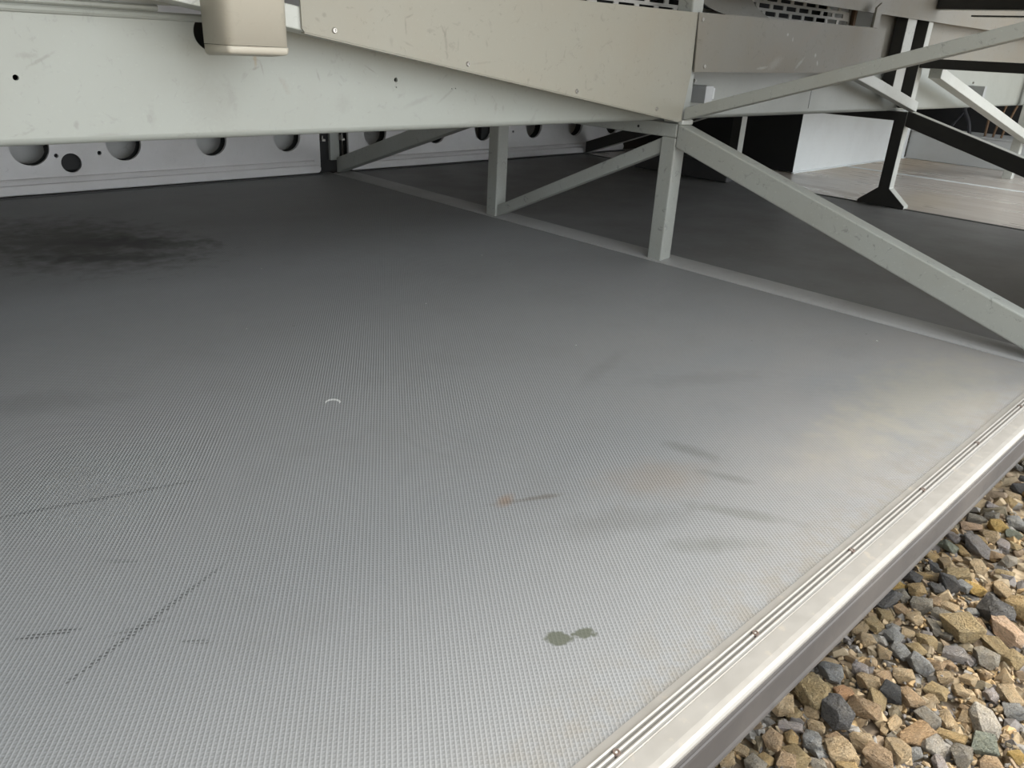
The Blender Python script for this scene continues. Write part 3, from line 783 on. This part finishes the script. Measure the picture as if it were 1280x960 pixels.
STONES = [
 (1.205,0.186,0.0506,0.0489,-2.03,'olive','largest olive-brown gravel stone, a blunt block resting against a pink wedge-shaped stone'),
 (1.292,0.167,0.055,0.0451,-2.22,'slate','dark slate stone with pale right face directly above the pink wedge-shaped stone'),
 (1.255,0.14,0.0639,0.0354,-2.13,'pink','pinkish-tan wedge-shaped gravel stone pointing to the upper left'),
 (1.327,0.143,0.0499,0.0396,-2.78,'ochre','large yellowish-olive rough stone right of the dark slate stone'),
 (1.205,0.135,0.0537,0.0265,-2.18,'olive','long olive stone lying along the lower side of the pink wedge'),
 (1.325,0.222,0.0241,0.0235,-1.77,'greyblue','small flat blue-grey stone touching a bright ochre stone'),
 (1.312,0.241,0.0398,0.0295,-2.48,'slate','dark ribbed grey stone in the group of grey stones near the ochre one'),
 (1.335,0.207,0.0357,0.0294,-0.69,'yellow','bright ochre-yellow lumpy stone among grey gravel'),
 (1.369,0.176,0.0379,0.0265,-1.97,'tan','tan speckled oblong stone right of the bright ochre-yellow stone'),
 (1.252,0.219,0.0268,0.0241,-1.54,'tan',''),
 (1.287,0.253,0.0297,0.0191,-1.17,'slate','flat-bottomed dark grey triangular stone left of the ribbed grey stone'),
 (1.188,0.22,0.037,0.0165,-2.35,'grey',''),
 (1.222,0.221,0.0309,0.0237,-1.53,'grey',''),
 (1.241,0.19,0.0499,0.0167,-2.05,'grey','long thin grey slab behind the largest olive-brown stone'),
 (1.273,0.191,0.0233,0.0155,-0.7,'greyblue',''),
 (1.246,0.171,0.0371,0.0165,-2.31,'brown',''),
 (1.473,0.251,0.0696,0.0304,-2.21,'greyviolet','long mottled grey-violet stone lying diagonally, far along the sill'),
 (1.542,0.279,0.0433,0.02,-0.84,'pink','smooth pinkish-tan oblong pebble far along the sill'),
 (1.581,0.247,0.0329,0.0301,-0.68,'yellow','rounded ochre stone just right of the smooth oblong pebble'),
 (1.476,0.291,0.0372,0.0212,-2.36,'lilac','pale lilac three-cornered stone close to the rubber edge'),
 (1.536,0.246,0.0356,0.0262,-1.68,'tan',''),
 (1.531,0.22,0.0256,0.021,-1.68,'lilac',''),
 (1.576,0.216,0.0271,0.0214,-1.03,'greygreen','small grey-green stone at the far right of the gravel'),
 (1.474,0.194,0.0436,0.0249,2.96,'grey','arched rough grey stone at the right border of the gravel'),
 (1.353,0.243,0.0513,0.0256,-0.69,'olive','wide olive-tan brick-shaped stone above the ribbed grey stone'),
 (1.378,0.267,0.0416,0.0216,-2.42,'tan',''),
 (1.35,0.278,0.027,0.0184,-2.48,'slate',''),
 (1.409,0.227,0.0328,0.0261,-2.13,'tan',''),
 (1.444,0.265,0.0329,0.0191,-2.36,'ochre',''),
 (1.432,0.285,0.0354,0.0255,-2.13,'greygreen','curved grey-green stone with a pale rim beside the lilac stone'),
 (1.478,0.215,0.0256,0.0221,-1.44,'brown',''),
 (1.381,0.292,0.0258,0.0203,-0.69,'ochre',''),
 (1.434,0.188,0.0311,0.0152,-1.2,'olive',''),
 (1.32,0.268,0.0241,0.018,-1,'tan',''),
 (0.885,0.241,0.0499,0.0374,-2.25,'slate','large dark slate stone with a point, right of the big olive slab'),
 (0.922,0.218,0.0418,0.033,-1.53,'brown','large brown-tan block right of the large dark slate stone'),
 (0.981,0.205,0.0312,0.0291,-1.25,'black','almost black angular stone in the middle of the gravel'),
 (1.071,0.197,0.0326,0.0305,-0.96,'greyblue','blue-grey angular stone with a shaded left face, alone among small grit'),
 (0.996,0.255,0.0237,0.0227,-1.26,'lilac','light lilac-grey stone above the brown-tan block'),
 (0.978,0.235,0.0341,0.0247,-1.25,'tan','tan blocky stone immediately left of the almost black stone'),
 (1.138,0.173,0.0357,0.0247,-1.13,'greyviolet','flat grey-violet slab left of a second pale grey slab'),
 (1.162,0.139,0.0359,0.0362,-1.68,'grey','pale grey four-sided slab below the long olive stone'),
 (0.991,0.183,0.0379,0.0265,-2.14,'brown','brown wedge immediately right of the almost black stone'),
 (1.04,0.164,0.0304,0.0257,-1.43,'olive',''),
 (0.979,0.151,0.0324,0.027,-1.88,'grey','grey-tan ridged block above the largest orange-tan stone'),
 (0.932,0.152,0.0555,0.0296,-0.56,'orange','largest orange-tan stone, flat-topped, near the lower border'),
 (0.932,0.129,0.0302,0.0281,-0.71,'palegrey','pale grey cube-like stone right of the largest orange-tan stone'),
 (0.856,0.169,0.0398,0.0329,-1.34,'brown','large rounded brown stone cut by the lower border of the picture'),
 (0.894,0.159,0.0316,0.0291,-1.95,'tan',''),
 (0.83,0.207,0.0358,0.0332,-0.71,'tan','large pinkish-tan block above the lower border, below the dark slate stone'),
 (0.987,0.086,0.0365,0.0294,-0.94,'greygreen','large green-grey flat stone in the lower right corner area'),
 (0.944,0.1,0.0249,0.03,-1.54,'grey','grey-tan rounded stone left of the large green-grey one'),
 (1.029,0.098,0.0473,0.0327,-2.43,'palegrey','big pale pinkish-grey rough stone above the green-grey one'),
 (1.002,0.05,0.0187,0.0212,-2.08,'yellow','pale yellow square stone at the lower right corner'),
 (0.971,0.12,0.038,0.0183,-1.17,'ochre',''),
 (1.081,0.076,0.0288,0.025,-0.71,'greyblue',''),
 (1.066,0.121,0.0321,0.017,-1.79,'tan',''),
 (1.079,0.167,0.023,0.0201,-0.71,'tan',''),
 (0.961,0.067,0.0317,0.022,-0.94,'brown',''),
 (1.105,0.252,0.0263,0.024,-1.64,'greyblue','square blue-grey stone near the rubber edge, half covering another grey stone'),
 (1.135,0.24,0.0231,0.0189,-0.97,'tan',''),
 (1.138,0.212,0.0317,0.0266,-0.97,'olive',''),
 (1.106,0.217,0.0287,0.021,-2.2,'olive',''),
 (0.87,0.197,0.0293,0.0248,-1.21,'tan',''),
 (0.85,0.22,0.024,0.0192,-1.63,'brown',''),
 (0.893,0.279,0.0485,0.0409,-1.79,'olive','big olive-brown slab lying near the rubber edge at the lower left of the gravel'),
 (0.844,0.295,0.0465,0.033,0.16,'tan','big pale tan stone leaning close to the rubber edge'),
 (0.847,0.278,0.0243,0.0164,-0.34,'olive',''),
 (0.866,0.264,0.0205,0.0188,-1.21,'tan',''),
 (0.821,0.271,0.0314,0.0161,-1.07,'lilac','flat lilac-grey stone under the big pale tan stone'),
 (0.819,0.24,0.0242,0.0236,-1.2,'greyblue','blue-grey rounded stone in the bottom left part of the gravel'),
 (0.778,0.273,0.0252,0.0279,-1.45,'brown','dark-sided brown cube-like stone near the lower left end of the gravel'),
 (0.803,0.26,0.0221,0.0214,-1.73,'ochre',''),
 (0.783,0.244,0.0373,0.0264,-1.96,'olive',''),
 (0.763,0.247,0.0269,0.0239,-0.93,'brown',''),
 (0.749,0.266,0.0183,0.0164,-1.56,'ochre',''),
 (0.846,0.248,0.0229,0.0207,-1.21,'tan',''),
 (0.954,0.28,0.0341,0.0275,-1.25,'greyblue','bluish-grey stone right beside a black gap at the rubber edge'),
 (0.933,0.25,0.0301,0.0206,-0.34,'rust','small rusty orange stone above the large dark slate stone'),
 (0.923,0.27,0.0228,0.0183,-2.69,'olive',''),
 (0.74,0.297,0.0235,0.0177,-1.3,'tan',''),
 (0.712,0.3,0.0248,0.0196,-2.58,'tan',''),
 (0.976,0.296,0.0348,0.0179,-0.83,'tan',''),
 (0.731,0.271,0.0254,0.0195,-1.42,'grey',''),
 (1.184,0.297,0.0532,0.0285,-0.47,'slate','dark grey pitted slab along the rubber edge, halfway down the gravel'),
 (1.285,0.294,0.0331,0.0269,-1.74,'slate',''),
 (1.252,0.274,0.0378,0.0262,-0.47,'ochre',''),
 (1.218,0.252,0.0349,0.0283,-0.99,'grey',''),
 (1.24,0.301,0.032,0.022,-0.29,'yellow',''),
 (1.221,0.284,0.0246,0.0187,-2.01,'grey',''),
 (1.113,0.283,0.0285,0.0259,-1.64,'olive',''),
 (1.086,0.294,0.0281,0.0203,-0.17,'tan',''),
 (1.178,0.248,0.0272,0.0249,-0.98,'tan',''),
 (1.069,0.276,0.0255,0.0212,-0.7,'tan',''),
 (1.147,0.281,0.0259,0.0222,-2.38,'olive',''),
 (1.185,0.267,0.0257,0.0239,-1.68,'brown',''),
 (1.313,0.282,0.0421,0.0151,-0.84,'ochre',''),
 (0.813,0.228,0.0237,0.0177,-1.99,'greyblue',''),
 (0.818,0.191,0.0285,0.0217,-0.93,'ochre',''),
 (0.793,0.218,0.0207,0.0174,-0.71,'grey',''),
 (1.034,0.208,0.0313,0.0226,-0.71,'tan',''),
 (1.062,0.247,0.0232,0.0182,-1.28,'tan',''),
 (1.104,0.142,0.0212,0.0176,-1.64,'tan',''),
 (1.145,0.107,0.0263,0.0227,-2.28,'tan',''),
 (1.111,0.091,0.0355,0.0245,-1.99,'tan',''),
 (1.001,0.134,0.031,0.0188,-2.39,'tan',''),
 (1.024,0.118,0.0201,0.0212,-1.25,'tan',''),
 (1.068,0.142,0.0255,0.0197,-2.42,'tan',''),
 (0.936,0.181,0.0362,0.0163,0.08,'tan',''),
 (0.919,0.186,0.0216,0.0116,0.08,'tan',''),
 (1.096,0.109,0.0254,0.0172,-2.46,'lilac',''),
 (0.914,0.113,0.027,0.0154,-2.35,'lilac',''),
 (0.906,0.142,0.0192,0.0178,-0.71,'greyblue',''),
 (1.195,0.111,0.0327,0.0285,-2.04,'olive',''),
 (1.146,0.155,0.0242,0.0181,-0.12,'lilac',''),
]

rng = random.Random(7)
def stone_mesh(i):
    t = bmesh.new()
    n = rng.randint(9, 14)
    for k in range(n):
        # points spread over a squashed superellipsoid: flat facets, blunt corners
        z = 1 - 2 * (k + 0.5) / n; a = k * 2.39996 + rng.uniform(-.5, .5)
        r = math.sqrt(max(0, 1 - z * z))
        d = Vector((r * math.cos(a), r * math.sin(a), z))
        p = 2.0 / 3.6
        d = Vector([math.copysign(abs(c) ** p, c) for c in d]) * rng.uniform(0.70, 1.0)
        t.verts.new(d * 0.5)
    bmesh.ops.convex_hull(t, input=t.verts[:])
    for v in [v for v in t.verts if not v.link_faces]: t.verts.remove(v)
    bmesh.ops.bevel(t, geom=t.edges[:], offset=0.018, segments=1, affect='EDGES', profile=0.5)
    bmesh.ops.triangulate(t, faces=[f for f in t.faces if len(f.verts) > 4])
    bmesh.ops.subdivide_edges(t, edges=[e for e in t.edges if e.calc_length() > 0.25], cuts=1, use_grid_fill=True)
    for v in t.verts: v.co += Vector((rng.gauss(0, 1), rng.gauss(0, 1), rng.gauss(0, 1))) * 0.006
    lo = [min(v.co[k] for v in t.verts) for k in range(3)]; hi = [max(v.co[k] for v in t.verts) for k in range(3)]
    for v in t.verts:
        v.co = Vector([(v.co[k] - lo[k]) / (hi[k] - lo[k]) - 0.5 for k in range(3)])
    bmesh.ops.recalc_face_normals(t, faces=t.faces[:])
    me = bpy.data.meshes.new('gravel_stone'); t.to_mesh(me); t.free()
    me.materials.append(MAT['stone'])
    return me
SM = [stone_mesh(i) for i in range(22)]
placed = []
def put_stone(x, y, L, W, yaw, c, label, group=None, lift=0.0, H=None, tilt=0.22):
    o = bpy.data.objects.new('gravel_stone', rng.choice(SM)); COL.objects.link(o)
    H = H or min(L, W) * rng.uniform(0.62, 0.85)
    o.scale = (L * 1.06, W * 1.06, H)
    o.rotation_euler = (rng.uniform(-tilt, tilt), rng.uniform(-tilt, tilt), yaw)
    o.location = (x, y, -0.333 + H * 0.42 + lift)
    k = rng.uniform(0.88, 1.12)
    o.color = (*[v * k * 1.42 for v in COLS[c]], 1)
    tag(o, label, 'stone', group)
    placed.append((x, y, L, W))
    return o
for (x, y, L, W, yaw, c, lab) in STONES:
    if lab: put_stone(x, y, L, W, yaw, c, lab, lift=0.006)
    else: put_stone(x, y, L, W, yaw, c, 'plain mid-sized %s gravel stone lying beside the sill' % WORD[c], 'mid-sized %s gravel stones' % WORD[c], lift=0.003)
# smaller ones between them
N = 0
names = ['tan'] * 6 + ['brown'] * 4 + ['olive'] * 4 + ['grey'] * 4 + ['ochre'] * 3 + ['slate'] * 2 + ['greyblue'] * 2 + ['lilac']
tries = 0
def visible(x, y):
    # the wedge of ground the photograph shows: outside the floor edge, inside the right border
    return (-0.060 + 0.155 * (x - 0.80)) < y < (0.245 + 0.05 * (x - 0.6)) and 0.55 < x < 2.2
while N < 185 and tries < 20000:
    tries += 1
    x = 0.58 + 1.6 * rng.random() ** 1.5; y = rng.uniform(-0.10, 0.36)
    if not visible(x, y): continue
    s_ = rng.uniform(0.016, 0.030) if x < 1.35 else rng.uniform(0.020, 0.038)
    ok = True
    for (px, py, L, W) in placed:
        if (px - x) ** 2 + (py - y) ** 2 < (0.40 * (s_ + (L + W) / 2)) ** 2: ok = False; break
    if not ok: continue
    c = rng.choice(names)
    put_stone(x, y, s_ * 1.15, s_ * 0.85, rng.uniform(0, PI), c, 'small %s gravel stone wedged between bigger stones beside the sill' % WORD[c],
              'small %s gravel stones' % WORD[c], lift=0.002, tilt=0.5)
    N += 1

# the uncountable rest: small stones and grit filling the bed
bed = bmesh.new()
tmpl = []
for me in SM[:8]:
    t = bmesh.new(); t.from_mesh(me)
    h = bmesh.ops.convex_hull(t, input=t.verts[:])
    bmesh.ops.dissolve_limit(t, angle_limit=0.35, verts=t.verts[:], edges=t.edges[:])
    bmesh.ops.triangulate(t, faces=t.faces[:])
    t.verts.ensure_lookup_table()
    tmpl.append(([v.co.copy() for v in t.verts], [[v.index for v in f.verts] for f in t.faces])); t.free()
vs, fs = [], []
def bed_stone(x, y, s, z):
    co, fa = rng.choice(tmpl)
    m = Matrix.Rotation(rng.uniform(0, 6.28), 4, 'Z') @ Matrix.Rotation(rng.uniform(-.7, .7), 4, 'X') @ Matrix.Rotation(rng.uniform(-.7, .7), 4, 'Y')
    sc = Vector((s * rng.uniform(.9, 1.4), s * rng.uniform(.7, 1.0), s * rng.uniform(.5, .8)))
    b0 = len(vs)
    for c in co: vs.append(m @ Vector((c.x * sc.x, c.y * sc.y, c.z * sc.z)) + Vector((x, y, z)))
    for f in fa: fs.append([b0 + i for i in f])
for i in range(3600):
    x = rng.uniform(0.45, 1.7); y = rng.uniform(-0.35, 0.50); s = rng.uniform(0.012, 0.027)
    bed_stone(x, y, s, -0.333 + rng.uniform(-0.004, 0.004))
for i in range(4200):
    x = rng.uniform(0.45, 1.4); y = rng.uniform(-0.25, 0.42); s = rng.uniform(0.004, 0.009)
    bed_stone(x, y, s, -0.329 + rng.uniform(-0.003, 0.006))
for i in range(3200):
    x = rng.uniform(-1.0, 4.5); y = rng.uniform(-1.2, 0.6); s = rng.uniform(0.025, 0.050)
    if 0.5 < x < 1.6 and -0.3 < y < 0.45: continue
    bed_stone(x, y, s, -0.331)
me = bpy.data.meshes.new('gravel_bed'); me.from_pydata([tuple(v) for v in vs], [], fs); me.update()
me.materials.append(MAT['bed'])
gb = bpy.data.objects.new('gravel_bed', me); COL.objects.link(gb)
tag(gb, 'loose small gravel and grit filling the ground below the sill', 'gravel', kind='stuff')
